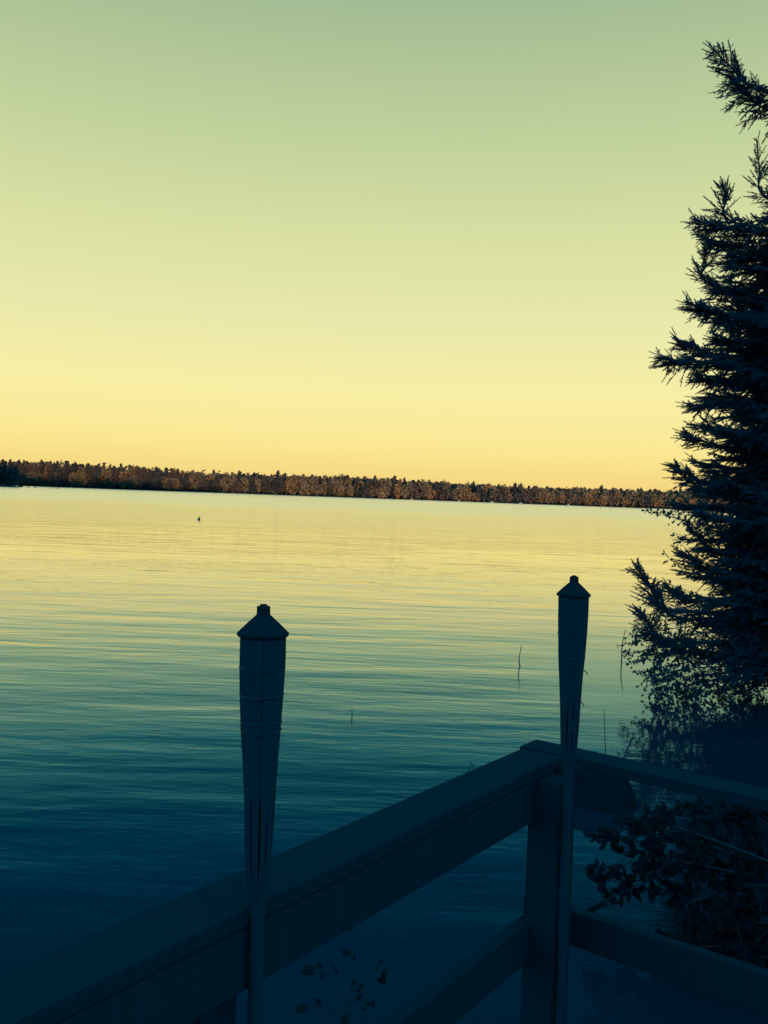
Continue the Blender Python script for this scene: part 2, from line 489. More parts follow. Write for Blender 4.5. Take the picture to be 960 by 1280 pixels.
def shoot_template(length, needle, stations, per, width, ang=0.85):
    v = []; f = []
    # stem
    b = 0
    for k in range(3):
        a = 2 * PI * k / 3; v.append((0.0022 * math.cos(a), 0.0022 * math.sin(a), 0))
    v.append((0, 0, length)); f += [(0, 1, 3), (1, 2, 3), (2, 0, 3)]
    for i in range(stations):
        z = length * (i + 0.3) / stations * 0.98
        taper = 1.0 - 0.35 * (i / stations) ** 2
        for k in range(per):
            a = 2 * PI * (k + 0.5 * (i % 2)) / per + 0.35 * i + rng.uniform(-0.2, 0.2)
            nl = needle * taper * rng.uniform(0.8, 1.15)
            g = ang * (1 - 0.12 * i / stations) * rng.uniform(0.85, 1.15)
            dx, dy, dz = math.sin(g) * math.cos(a), math.sin(g) * math.sin(a), math.cos(g)
            tx, ty = -math.sin(a), math.cos(a)
            q = len(v)
            v += [(tx * width / 2, ty * width / 2, z), (-tx * width / 2, -ty * width / 2, z), (dx * nl, dy * nl, z + dz * nl)]
            f.append((q, q + 1, q + 2))
    # terminal bud needles
    return np.array(v, float), np.array(f, int)

SHOOT = shoot_template(0.085, 0.018, 9, 5, 0.0105, 1.05)
SHOOT_LOD = shoot_template(0.12, 0.024, 7, 5, 0.017, 1.05)

def poly_eval(pts, n):
    """smooth curve through control points"""
    pts = np.asarray(pts, float); m = len(pts)
    t = np.linspace(0, m - 1, n); out = []
    for q in t:
        i = min(int(q), m - 2); u = q - i
        p0 = pts[max(i - 1, 0)]; p1 = pts[i]; p2 = pts[i + 1]; p3 = pts[min(i + 2, m - 1)]
        out.append(0.5 * ((2 * p1) + (-p0 + p2) * u + (2 * p0 - 5 * p1 + 4 * p2 - p3) * u * u + (-p0 + 3 * p1 - 3 * p2 + p3) * u ** 3))
    return np.array(out)

class Spruce:
    def __init__(s):
        s.pos = []; s.dir = []; s.scl = []; s.lpos = []; s.ldir = []; s.lscl = []; s.wood = MB()
    def shoot(s, p, d, k, lod=False):
        (s.lpos if lod else s.pos).append(p); (s.ldir if lod else s.dir).append(d); (s.lscl if lod else s.scl).append(k)
    def twig(s, p0, d0, L, lod=False, droop=0.25, dens=1.0):
        """a side twig: an axis clothed in needles with short shoots along both sides"""
        base = 0.085 if not lod else 0.13
        st0 = 0.042 if not lod else 0.075
        n = max(2, int(L / st0)); p = p0.copy(); d = d0 / np.linalg.norm(d0)
        side0 = np.cross(d, up)
        if np.linalg.norm(side0) < 0.2: side0 = np.array([1.0, 0, 0])
        side0 /= np.linalg.norm(side0)
        roll = random.uniform(-0.5, 0.5)
        side = side0 * math.cos(roll) + np.cross(side0, d) * math.sin(roll)
        st = L / n
        for i in range(n):
            u = i / n
            s.shoot(p, d, (st / base) * 1.6 if lod else 0.75, lod)
            for sg in (-1, 1):
                if random.random() < 0.9 * dens and i > 0:
                    ll = random.uniform(0.6, 1.1) * (0.6 + 0.7 * min(1, L / 0.35) * (1 - u))
                    dd = d * random.uniform(0.5, 0.85) + side * sg * random.uniform(0.6, 0.95) + up * random.uniform(-0.35, 0.15)
                    s.shoot(p + d * st * random.random(), dd, ll, lod)
            if random.random() < 0.3:
                s.shoot(p, d * 0.8 + up * random.choice((-0.7, 0.6)) + side * random.uniform(-0.4, 0.4), random.uniform(0.6, 0.9), lod)
            d = d + up * (-droop * st * 1.0) + np.array([random.gauss(0, 0.04), random.gauss(0, 0.04), random.gauss(0, 0.04)])
            d /= np.linalg.norm(d); p = p + d * st
        s.shoot(p, d, random.uniform(0.8, 1.1), lod)
    def branch(s, ctrl, width=0.55, lod=False, start=0.12, space=0.062, hang=0.35, rise=0.0, wood_r=0.02, fat=1.45):
        ctrl = [np.asarray(c, float) for c in ctrl]
        L = sum(np.linalg.norm(ctrl[i + 1] - ctrl[i]) for i in range(len(ctrl) - 1))
        n = max(6, int(L / space)); c = poly_eval(ctrl, n + 1)
        s.wood.tube(list(c[::2]) + ([c[-1]] if n % 2 else []), list(np.linspace(wood_r, 0.003, len(c[::2]) + (1 if n % 2 else 0))), 5, False)
        for i in range(n):
            u = i / n
            if u < start: continue
            t = c[i + 1] - c[i]; t /= np.linalg.norm(t)
            side = np.cross(t, up); side /= np.linalg.norm(side) + 1e-9
            s.shoot(c[i], t, 0.9 if not lod else 0.9, lod)
            prof = fat * width * min(1.0, (1 - u) * 1.2) ** 1.15 * (0.6 + 0.4 * min(1, u / 0.3)) + 0.05
            for sg in (-1, 1):
                ll = prof * random.uniform(0.6, 1.1)
                dd = t * random.uniform(0.7, 1.0) + side * sg * random.uniform(0.45, 0.8) + up * (rise + random.uniform(-0.22, 0.12))
                if ll < 0.09: s.shoot(c[i], dd, max(0.7, ll / 0.085) if not lod else ll / 0.13, lod)
                else: s.twig(c[i] + t * random.uniform(0, space), dd, ll, lod)
            if random.random() < hang:                # pendulous twigs below the limb
                ll = prof * random.uniform(0.5, 1.05)
                dd = t * 0.6 - up * random.uniform(0.3, 0.9) + side * random.uniform(-0.5, 0.5)
                s.twig(c[i], dd, max(0.1, ll), lod, droop=0.8)
            if random.random() < 0.22:
                dd = t * 0.7 + up * random.uniform(0.3, 0.7) + side * random.uniform(-0.5, 0.5)
                s.twig(c[i], dd, max(0.1, prof * random.uniform(0.2, 0.45)), lod)
        s.shoot(c[-1], c[-1] - c[-2], 1.0, lod)

# ------------------------------------------------------------------ THE SPRUCE ON THE RIGHT SHORE
def build_spruce():
    X0, Y0 = 5.45, 10.5
    tree = thing('spruce_tree', (X0, Y0, 0.3), 'tall dark spruce leaning its ragged branches in from the right over the water', 'tree')
    s = Spruce()
    tr = lambda z: np.array([X0 + 0.02 * z, Y0 + 0.01 * z, z])
    D = 10.3
    def key(tip, mid, ztr, dd=0.0, width=0.5, mdd=None, **kw):
        """limb measured from the photograph: trunk -> middle -> tip, at its own distance"""
        ztr = 2.2 + (ztr - 2.2) * 1.07
        p_t = P(tip[0] + 5 + 16 * width, tip[1] + 1, D + dd); p_m = P(mid[0], mid[1], D + (dd * 0.6 if mdd is None else mdd))
        s.branch([tr(ztr), (tr(ztr) * 0.45 + p_m * 0.55) - up * 0.03, p_m, p_m * 0.4 + p_t * 0.6 - up * 0.02, p_t], width, **kw)
    # name: tip pixel, middle pixel, height on the trunk
    key((880, 60), (945, 112), 6.7, -0.4, 0.42, hang=0.55)
    key((905, 100), (955, 135), 6.3, 0.1, 0.30, hang=0.5)
    key((939, 180), (954, 245), 5.3, -0.2, 0.15, hang=0.0)
    key((958, 190), (975, 262), 5.3, 0.5, 0.12, hang=0.0)
    key((858, 274), (925, 288), 5.05, -0.3, 0.42, hang=0.5)
    key((895, 231), (911, 275), 5.1, -0.1, 0.27, hang=0.05, start=0.15)
    key((868, 295), (930, 310), 4.75, 0.4, 0.45, hang=0.6)
    key((905, 320), (950, 325), 4.6, 0.0, 0.40, hang=0.6)
    key((873, 313), (884, 352), 4.3, 0.1, 0.18, hang=0.1, start=0.2)
    key((880, 352), (925, 375), 4.15, 0.2, 0.40, hang=0.4)
    key((850, 378), (908, 396), 4.05, -0.4, 0.40, hang=0.45)
    key((905, 360), (950, 372), 4.2, 0.5, 0.30, hang=0.3)
    key((814, 446), (880, 452), 3.6, -0.5, 0.42, hang=0.55)
    key((836, 424), (890, 445), 3.65, -0.1, 0.28, hang=0.2)
    key((858, 428), (905, 450), 3.7, 0.5, 0.25, hang=0.2)
    key((886, 422), (930, 430), 3.85, 0.0, 0.35, hang=0.3)
    key((862, 470), (920, 478), 3.3, 0.1, 0.42, hang=0.5)
    key((852, 504), (915, 505), 3.1, -0.2, 0.40, hang=0.4)
    key((880, 492), (930, 497), 3.2, 0.6, 0.4, hang=0.4)
    key((848, 541), (898, 556), 2.75, 0.0, 0.36, hang=0.4)
    key((897, 536), (935, 545), 2.85, -0.5, 0.35, hang=0.3)
    key((834, 582), (885, 602), 2.4, -0.3, 0.34, hang=0.45)
    key((880, 590), (925, 598), 2.5, 0.5, 0.45, hang=0.4)
    key((836, 628), (895, 634), 2.15, 0.1, 0.34, hang=0.55)
    key((868, 640), (920, 650), 2.0, -0.5, 0.40, hang=0.45)
    key((853, 660), (900, 690), 1.75, 0.2, 0.36, hang=0.35)
    key((842, 690), (895, 712), 1.6, 0.4, 0.38, hang=0.4)
    key((784, 705), (838, 762), 1.15, -0.6, 0.30, hang=0.4)
    key((800, 728), (850, 772), 1.1, 0.2, 0.30, hang=0.3)
    key((786, 760), (832, 800), 0.85, -0.4, 0.28, hang=0.35)
    key((826, 735), (880, 752), 1.35, 0.5, 0.40, hang=0.3)
    key((815, 795), (870, 815), 0.75, 0.3, 0.34, hang=0.3)
    # whorls of ordinary limbs round the rest of the trunk; the crown thins to the top above the frame
    z = 0.8; k = 0
    while z < 12.6:
        reach = 2.15 * (1 - z / 13.2) ** 0.75 + 0.15
        nb = 9 if z < 7.5 else 5
        for q in range(nb):
            a = 2 * PI * (q + 0.37 * k) / nb + random.uniform(-0.25, 0.25)
            dv = np.array([math.cos(a), math.sin(a), 0])
            toward_left = -dv[0]
            rr = reach * random.uniform(0.8, 1.05)
            if toward_left > 0.35: rr *= 0.66                # limbs measured above stand out on this side
            lod = z > 7.5 or dv[0] > 0.25
            p0 = tr(z); tipz = z - 0.10 * rr + 0.05 * z * rr * 0.3
            s.branch([p0, p0 + dv * rr * 0.45 - up * 0.10 * rr, p0 + dv * rr * 0.8 - up * 0.12 * rr, np.array([*(p0 + dv * rr)[:2], tipz])],
                     0.5 * min(1, rr), lod, space=0.085 if not lod else 0.13, hang=0.4)
        z += random.uniform(0.22, 0.3) if z < 7.5 else 0.34; k += 1
    # dense inner twigs round the stem
    z = 0.55
    while z < 6.9:
        for q in range(8 if z < 5.4 else 4):
            a = PI + random.uniform(-1.5, 1.5); dv = np.array([math.cos(a), math.sin(a), 0])
            lim = 1.9 if z < 1.9 else (1.9 if z < 5.0 else 1.9 - 0.55 * (z - 5.0))
            rr = random.uniform(0.6, 1.0) * lim
            p0 = tr(z); s.branch([p0, p0 + dv * rr * 0.5 - up * 0.08, p0 + dv * rr + up * random.uniform(-0.25, 0.1)], 0.42, True, space=0.11, hang=0.5)
        z += 0.115
    # leader
    s.branch([tr(12.4), tr(12.8), tr(13.3)], 0.12, True, hang=0)
    v1, f1 = stamp(*SHOOT, np.array(s.pos), np.array(s.dir), np.array(s.scl))
    v2, f2 = stamp(*SHOOT_LOD, np.array(s.lpos), np.array(s.ldir), np.array(s.lscl))
    v = np.concatenate([v1, v2]); f = np.concatenate([f1, f2 + len(v1)])
    print('SPRUCE shoots', len(s.pos), len(s.lpos), 'tris', len(f))
    hold(link_np('crown', v, f.ravel(), np.full(len(f), 3), M_needle, tree))
    zs = np.linspace(-0.2, 13.2, 24)
    t = MB(); t.tube([tr(q) + np.array([0.02 * math.sin(q * 2), 0.02 * math.cos(q * 1.6), 0]) for q in zs], [0.17 * (1 - (q + 0.2) / 13.6) ** 0.8 + 0.012 + (0.06 if q < 0 else 0) for q in zs], 14)
    hold(t.build('trunk', M_bark, tree, True))
    hold(s.wood.build('limbs', M_bark, tree, True))
build_spruce()

# ------------------------------------------------------------------ BROADLEAF SHRUBS
def leaf_template():
    # pointed oval folded a little along its midrib (axis +Z, blade width in X)
    v = [(0, 0, 0), (0.24, 0.05, 0.28), (0.30, 0.07, 0.55), (0.16, 0.04, 0.85), (0, 0, 1.0), (-0.16, 0.04, 0.85), (-0.30, 0.07, 0.55), (-0.24, 0.05, 0.28), (0, -0.02, 0.5)]
    f = [(8, 0, 1), (8, 1, 2), (8, 2, 3), (8, 3, 4), (8, 4, 5), (8, 5, 6), (8, 6, 7), (8, 7, 0)]
    return np.array(v, float), np.array(f, int)
LEAF = leaf_template()

def shrub(name, base, label, cat, stems, leaf=0.05, per=9, twig_len=0.3, twig_every=0.10, bare=0.0, r0=0.012, droop=0.2, group=None, leaf_from=0.2, lmat=None):
    """stems: list of control polylines; leaves alternate on side twigs"""
    root = thing(name, base, label, cat, group)
    w = MB(); lp = []; ld = []; ls = []
    for ctrl in stems:
        L = sum(np.linalg.norm(np.asarray(ctrl[i + 1]) - np.asarray(ctrl[i])) for i in range(len(ctrl) - 1))
        n = max(4, int(L / twig_every)); c = poly_eval(ctrl, n + 1)
        w.tube(list(c), list(np.linspace(r0, 0.0025, n + 1)), 5, False)
        for i in range(n + 1):
            u = i / n
            if u < leaf_from: continue
            t = c[min(i + 1, n)] - c[max(i - 1, 0)]; t /= np.linalg.norm(t)
            for _ in range(2):
                rd = rng.normal(size=3); rd[2] = rd[2] * 0.6
                d = t * 0.6 + rd * 0.55; d /= np.linalg.norm(d)
                tl = twig_len * random.uniform(0.4, 1.1) * (0.5 + 0.5 * math.sin(PI * min(1, u + 0.15)))
                p = c[i].copy(); pts = [p.copy()]; m = max(3, int(tl / 0.045))
                for q in range(m):
                    d = d + np.array([random.gauss(0, 0.16), random.gauss(0, 0.16), random.gauss(0, 0.12) - droop * 0.12]); d /= np.linalg.norm(d)
                    p = p + d * tl / m; pts.append(p.copy())
                    if random.random() > bare:
                        for _k in range(max(1, per // m) if random.random() < 0.9 else 0):
                            lv = d * 0.5 + rng.normal(size=3) * 0.7 + np.array([0, 0, -0.25])
                            lp.append(p.copy()); ld.append(lv); ls.append(leaf * random.uniform(0.6, 1.15))
                w.tube(pts, list(np.linspace(0.0032, 0.0014, len(pts))), 3, False)
    hold(w.build('stems', M_twig, root, True))
    if lp:
        v, f = stamp(*LEAF, np.array(lp), np.array(ld), np.array(ls))
        hold(link_np('leaves', v, f.ravel(), np.full(len(f), 3), lmat or M_leaf, root))
    return root

def px_stem(pts, depth):
    return [P(x, y, depth + dd) for x, y, dd in pts]

# drooping alder under the spruce, its twigs touching the water
st = []
for tip, md in (((792, 800), -0.3), ((797, 822), -0.5), ((806, 836), -0.2), ((822, 845), 0.1), ((842, 850), -0.4), ((862, 858), 0.0), ((885, 852), -0.5), ((905, 858), 0.2),
                ((930, 855), -0.3), ((795, 790), -0.1), ((790, 812), 0.3), ((812, 842), -0.6), ((832, 856), -0.3), ((852, 864), 0.2), ((875, 862), -0.2), ((895, 868), 0.3), ((915, 866), -0.1), ((940, 868), 0.1), ((800, 783), 0.2), ((815, 815), 0.4), ((845, 828), 0.3), ((875, 835), 0.5), ((950, 850), 0.3)):
    b0 = np.array([5.1 + random.uniform(-0.2, 0.2), 10.2 + random.uniform(-0.3, 0.3), 0.1])
    tp = P(tip[0], tip[1] + 4, 10.3 + md * 0.6); pk = b0 * 0.45 + tp * 0.55; pk[2] = max(pk[2], tp[2]) + random.uniform(0.1, 0.28)
    st.append([b0, b0 * 0.75 + pk * 0.25 + up * 0.18, pk, tp])
    if md < -0.25:
        hp = pk * 0.35 + tp * 0.65; ht = hp + np.array([random.uniform(-0.1, 0.1), random.uniform(-0.1, 0.1), 0]); ht[2] = random.uniform(-0.02, 0.08)
        st.append([b0, b0 * 0.6 + hp * 0.4 + up * 0.2, hp, ht])
shrub('alder_shrub', (5.1, 10.2, 0.1), 'drooping small leaved alder shrub under the spruce with twigs trailing in the lake', 'shrub', st, leaf=0.036, per=15, twig_len=0.34, twig_every=0.065, bare=0.12, droop=0.8)
# bare twigs hanging to the water
# young leafy shrub against the trunk, above
st = []
for tip, md in (((838, 645), 0.3), ((848, 668), 0.0), ((838, 700), 0.2), ((832, 728), 0.4), ((850, 690), 0.6), ((870, 700), 0.1), ((826, 742), 0.6), ((880, 670), 0.5), ((812, 640), 0.8)):
    b0 = np.array([5.3 + random.uniform(-0.15, 0.15), 11.0 + random.uniform(-0.2, 0.2), 0.2]); tp = P(tip[0], tip[1], 10.8 + md)
    pk = b0 * 0.35 + tp * 0.65; pk[2] = tp[2] - 0.25
    st.append([b0, b0 * 0.6 + pk * 0.4, pk, tp])
shrub('birch_sapling', (5.3, 11.0, 0.2), 'thin leafy sapling pushing out from behind the spruce above its lowest limbs', 'sapling', st, leaf=0.05, per=7, twig_len=0.24, twig_every=0.13, bare=0.25, leaf_from=0.45)

# broad leaved bush on the bank just beyond the short rail
st = []
for i, (tip, dep) in enumerate((((762, 1045), 4.7), ((756, 1085), 4.6), ((770, 1120), 4.5), ((800, 1040), 4.8), ((830, 1080), 4.5), ((850, 1020), 4.9), ((880, 1060), 4.4), ((900, 1010), 5.0),
                                ((930, 1060), 4.3), ((860, 1130), 4.2), ((910, 1140), 4.0), ((945, 1000), 4.8), ((800, 1100), 4.6), ((950, 1110), 3.9))):
    b0 = np.array([2.55 + random.uniform(-0.25, 0.3), 4.2 + random.uniform(-0.5, 0.5), 0.03]); tp = P(tip[0], tip[1], dep)
    pk = b0 * 0.4 + tp * 0.6 + up * 0.25
    st.append([b0, b0 * 0.7 + pk * 0.3 + up * 0.1, pk, tp])
for i in range(26):
    dep = random.uniform(3.9, 5.0); tp = P(random.uniform(800, 1000), random.uniform(1000, 1215), dep)
    b0 = np.array([2.55 + random.uniform(-0.25, 0.3), 4.2 + random.uniform(-0.5, 0.5), 0.03])
    st.append([b0, b0 * 0.6 + tp * 0.4 + up * 0.15, tp])
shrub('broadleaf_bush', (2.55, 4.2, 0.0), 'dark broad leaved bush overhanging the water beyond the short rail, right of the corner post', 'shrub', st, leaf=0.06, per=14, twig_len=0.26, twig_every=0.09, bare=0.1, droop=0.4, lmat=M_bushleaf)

# slim plant seen through the gap between the long rails
b0 = P(438, 1400, 3.4); b0[2] = -0.05
st = [[b0, P(436, 1300, 3.4), P(440, 1220, 3.4), P(447, 1160, 3.42)], [b0, P(430, 1300, 3.45), P(415, 1230, 3.45), P(402, 1205, 3.45)], [b0, P(446, 1290, 3.38), P(462, 1240, 3.35), P(470, 1215, 3.35)]]
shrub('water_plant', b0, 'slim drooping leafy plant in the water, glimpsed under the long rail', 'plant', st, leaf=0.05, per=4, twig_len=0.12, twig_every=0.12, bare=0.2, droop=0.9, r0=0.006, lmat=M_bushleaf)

# maple behind the left edge of the view; one leafy twig reaches the top left corner
st = [[np.array([-4.6, 1.0, 3.4]), np.array([-3.7, 2.0, 4.6]), np.array([-2.7, 3.2, 4.75]), P(-75, -20, 4.0)]]
for i in range(26):
    a = random.uniform(0, 2 * PI); h = random.uniform(3.2, 7.2); rr = random.uniform(0.7, 1.7)
    b0 = np.array([-4.7, 0.6, min(h - 0.8, 5.6)]); tp = np.array([-4.9 + rr * math.cos(a), -0.2 + rr * math.sin(a), h])
    st.append([b0, b0 * 0.5 + tp * 0.5 + up * 0.2, tp])
st.append([np.array([-4.7, 0.6, -0.3]), np.array([-4.75, 0.6, 2]), np.array([-4.65, 0.6, 4]), np.array([-4.75, 0.5, 6.5])])
shrub('maple_tree', (-4.7, 0.6, -0.3), 'tree whose leaf tip just shows in the top left corner of the sky', 'tree', st, leaf=0.11, per=6, twig_len=0.45, twig_every=0.22, r0=0.05, leaf_from=0.35)

# ------------------------------------------------------------------ REEDS
def reed(pts, depth, label, r=0.006, extra=None):
    base = P(*pts[0], depth); 
    root = thing('reed', (base[0], base[1], 0), label, 'reed', 'reeds standing in the shallows')
    mb = MB(); c = poly_eval([P(x, y, depth) for x, y in pts], 12)
    c = np.vstack([[c[0][0], c[0][1], -0.3], c])
    mb.tube(list(c), list(np.linspace(r, r * 0.45, len(c))), 5)
    hold(mb.build('stalk', M_reed, root, True))
    if extra is not None:
        mb = MB(); c = poly_eval([P(x, y, depth) for x, y in extra], 8)
        mb.tube(list(c), list(np.linspace(r * 0.8, r * 0.3, 8)), 4)
        hold(mb.build('blade', M_reed, root, True))

def wdepth(y, x):                       # distance at which this pixel meets the water
    d = ray(x, y); return -CAM[2] / d[2]
reed([(650, 833), (649, 824), (652, 806)], wdepth(833, 650), 'bent single reed rising from open water between the two torches', 0.009)
reed([(440, 897), (440, 886)], wdepth(897, 440), 'very short thin reed tip alone in open water right of the nearer torch', 0.006)
reed([(777, 826), (778, 805), (782, 787)], wdepth(826, 777), 'tall reed close to the left tips of the alder shrub', 0.010)
reed([(757, 947), (756, 915), (755, 888)], wdepth(947, 757), 'straight upright reed just right of the farther torch above the short rail', 0.005)
reed([(777, 956), (785, 935), (793, 915)], wdepth(956, 777), 'slanting forked reed near the short rail beside the dark tree reflection', 0.008, [(784, 938), (790, 925), (799, 914)])
reed([(586, 966), (587, 958), (588, 953)], wdepth(966, 586), 'short bent reed poking up right behind the long rail', 0.006, [(588, 953), (591, 957), (592, 965)])

# ------------------------------------------------------------------ ROCKS
def boulder(name, c, size, label, mat, group=None, seed=0, flat=0.0, subdiv=4, rough=1.0):
    bm = bmesh.new(); bmesh.ops.create_icosphere(bm, subdivisions=subdiv, radius=1)
    rr = np.random.default_rng(seed)
    planes = rr.normal(size=(9, 3)); planes /= np.linalg.norm(planes, axis=1, keepdims=True); offs = rr.uniform(0.62, 0.9, 9)
    ph = rr.uniform(0, 6, 6)
    for v in bm.verts:
        q = np.array(v.co)
        for pn, of in zip(planes, offs):
            e = q @ pn - of
            if e > 0: q = q - pn * e * 0.85
        q = q * (1 + 0.035 * rough * math.sin(q[0] * 5 + ph[0]) * math.sin(q[1] * 6 + ph[1]) + 0.02 * rough * math.sin(q[2] * 13 + ph[2]) * math.sin(q[0] * 11 + ph[3]))
        v.co = Vector(q * np.asarray(size))
    me = bpy.data.meshes.new(name); bm.to_mesh(me); bm.free()
    for q in me.polygons: q.use_smooth = True
    me.materials.append(mat)
    o = bpy.data.objects.new(name, me); o.location = tuple(map(float, c)); COL.objects.link(o)
    return tag(o, label, 'rock', group)

bd = wdepth(1000, 752); bc = P(748, 1000, bd)
boulder('boulder', (bc[0] - 0.02, bc[1], 0.0), (0.28, 0.3, 0.27), 'dark rounded boulder in the shallows, seen under the short rail beside the corner post', M_rock, seed=5)
for i, (x, y, wpx, hpx, lab) in enumerate(((26, 607.6, 4.2, 2.6, 'largest of the dark rocks off the headland tip at the far left'),
                                           (35.5, 608.8, 2.2, 1.1, 'low flat rock second out from the far left headland'),
                                           (44, 609.4, 2.0, 1.1, 'small low rock third out from the far left headland'),
                                           (66, 610.0, 2.0, 0.9, 'inner rock of the outermost pair off the far left headland'),
                                           (72.5, 610.4, 2.2, 0.9, 'outermost low rock of the string off the far left headland'))):
    c = P(x, y, 400); k = 400 / FPX
    boulder('shore_rock', (c[0], c[1], 0.0), (wpx * k * 0.75, 1.0, hpx * k * 0.85), lab, M_rock, 'dark rocks off the far headland', seed=20 + i, subdiv=3)
for i, (x, wpx, lab) in enumerate(((515, 2.2, 'pale rock at the foot of the far trees left of the right torch'), (575, 1.6, 'small pale rock on the far shore, just right of a gap in the brown trees'),
                                  (616, 2.6, 'wide pale rock on the far shore left of the right torch'), (652, 2.4, 'pale low rock on the far shore just left of the farther torch top'),
                                  (712, 2.0, 'pale rock on the far shore directly above the farther torch'))):
    d = ray(x, 620); yy = 552.0 + 14 * math.sin((d[0] / d[1] * 555) * 0.013 + 1) + 6 * math.sin(d[0] / d[1] * 555 * 0.05) - 0.06 * d[0] / d[1] * 555
    boulder('pale_rock', (d[0] / d[1] * yy, yy + 4, 0.1), (wpx * 0.55, 1.0, 0.75), lab, M_palerock, 'pale rocks along the far shore', seed=40 + i, subdiv=3)

# ------------------------------------------------------------------ BUOY
bq = P(248.7, 650, wdepth(650, 248.7))
bu = thing('buoy', (bq[0], bq[1], 0), 'tiny dark pear shaped buoy floating alone far out on the lake', 'buoy')
mb = MB(); mb.lathe([(-0.12, 0.01), (-0.1, 0.06), (-0.02, 0.1), (0.05, 0.1), (0.11, 0.07), (0.17, 0.04), (0.21, 0.03)], (bq[0], bq[1], 0), 16)
hold(mb.build('float', M_buoy, bu, True))
mb = MB(); mb.lathe([(0.21, 0.025), (0.27, 0.02), (0.28, 0.01)], (bq[0], bq[1], 0), 10)
hold(mb.build('stem', M_buoy, bu, True))

# ------------------------------------------------------------------ FAR WOODS
def clump_template():
    v = []; f = []
    for k in range(7):
        d = rng.normal(size=3); d /= np.linalg.norm(d); c = rng.normal(size=3) * 0.32
        a = np.cross(d, rng.normal(size=3)); a /= np.linalg.norm(a); b = np.cross(d, a)
        q = len(v); v += [c + a * 0.55, c + b * 0.5, c - a * 0.5, c - b * 0.55]; f += [(q, q + 1, q + 2), (q, q + 2, q + 3)]
    return np.array(v), np.array(f)
CLUMPS = [clump_template() for _ in range(6)]

def woods(name, trees, label, cat, kind):
    """trees: (x, y, z, height, radius, type, colour); leaf clumps through the crown volume + trunks"""
    allv = []; allf = []; allc = []; off = 0; tv = MB()
    P_ = [[] for _ in CLUMPS]; S_ = [[] for _ in CLUMPS]; C_ = [[] for _ in CLUMPS]
    for (x, y, z, h, r, ty, col) in trees:
        if ty == 'conifer':
            n = int(60 + h * 2)
            u = rng.uniform(0, 1, n) ** 0.75; zz = z + h * (0.12 + 0.88 * u); rad = r * (1 - u) ** 0.85 * (0.75 + 0.35 * np.sin(u * 38 + x)) + 0.12
            a = rng.uniform(0, 2 * PI, n); q = np.sqrt(rng.uniform(0.25, 1, n))
            pos = np.stack([x + rad * q * np.cos(a), y + rad * q * np.sin(a), zz], 1); sc = rng.uniform(0.45, 0.95, n) * (0.6 + 0.5 * (1 - u)) * (r / 2.0) + 0.25
        else:
            n = int(80 + r * 12)
            d = rng.normal(size=(n, 3)); d /= np.linalg.norm(d, axis=1, keepdims=True); d *= rng.uniform(0.35, 1.0, (n, 1)) ** 0.5
            lob = 1 + 0.22 * np.sin(d[:, 0] * 4 + x) * np.sin(d[:, 2] * 5 + y)
            ch = h * 0.46
            pos = np.stack([x + d[:, 0] * r * lob, y + d[:, 1] * r * lob, z + h - ch + d[:, 2] * ch * lob], 1); sc = rng.uniform(0.5, 1.15, n) * (r / 3.0)
        kk = rng.integers(0, len(CLUMPS), len(pos))
        cc = np.asarray(col)[None] * rng.uniform(0.78, 1.25, (len(pos), 1)) * rng.uniform(0.9, 1.1, (len(pos), 3))
        for k in range(len(CLUMPS)):
            m_ = kk == k; P_[k].append(pos[m_]); S_[k].append(sc[m_]); C_[k].append(cc[m_])
        tv.tube([(x, y, z - 0.5), (x, y, z + h * (0.85 if ty == 'conifer' else 0.55))], [0.22, 0.08], 5, False)
    for k, (v0, f0) in enumerate(CLUMPS):
        pos = np.concatenate(P_[k]); sc = np.concatenate(S_[k]); cc = np.concatenate(C_[k])
        v, f = stamp(v0, f0, pos, rng.normal(size=(len(pos), 3)), sc)
        allv.append(v); allf.append(f + off); off += len(v)
        allc.append(np.repeat(np.concatenate([cc, np.ones((len(cc), 1))], 1), len(v0), axis=0))
    nb = off; tvv = np.array(tv.v)
    tq = np.array(tv.f); tq3 = np.concatenate([tq[:, [0, 1, 2]], tq[:, [0, 2, 3]]]) + nb
    allv.append(tvv); allf.append(tq3); allc.append(np.tile([[0.05, 0.04, 0.035, 1]], (len(tvv), 1)))
    v = np.concatenate(allv); f = np.concatenate(allf)
    print('WOODS', name, len(trees), 'trees', len(f), 'tris')
    o = link_np(name, v, f.ravel(), np.full(len(f), 3), M_far, None, np.concatenate(allc))
    return tag(o, label, cat, kind=kind)

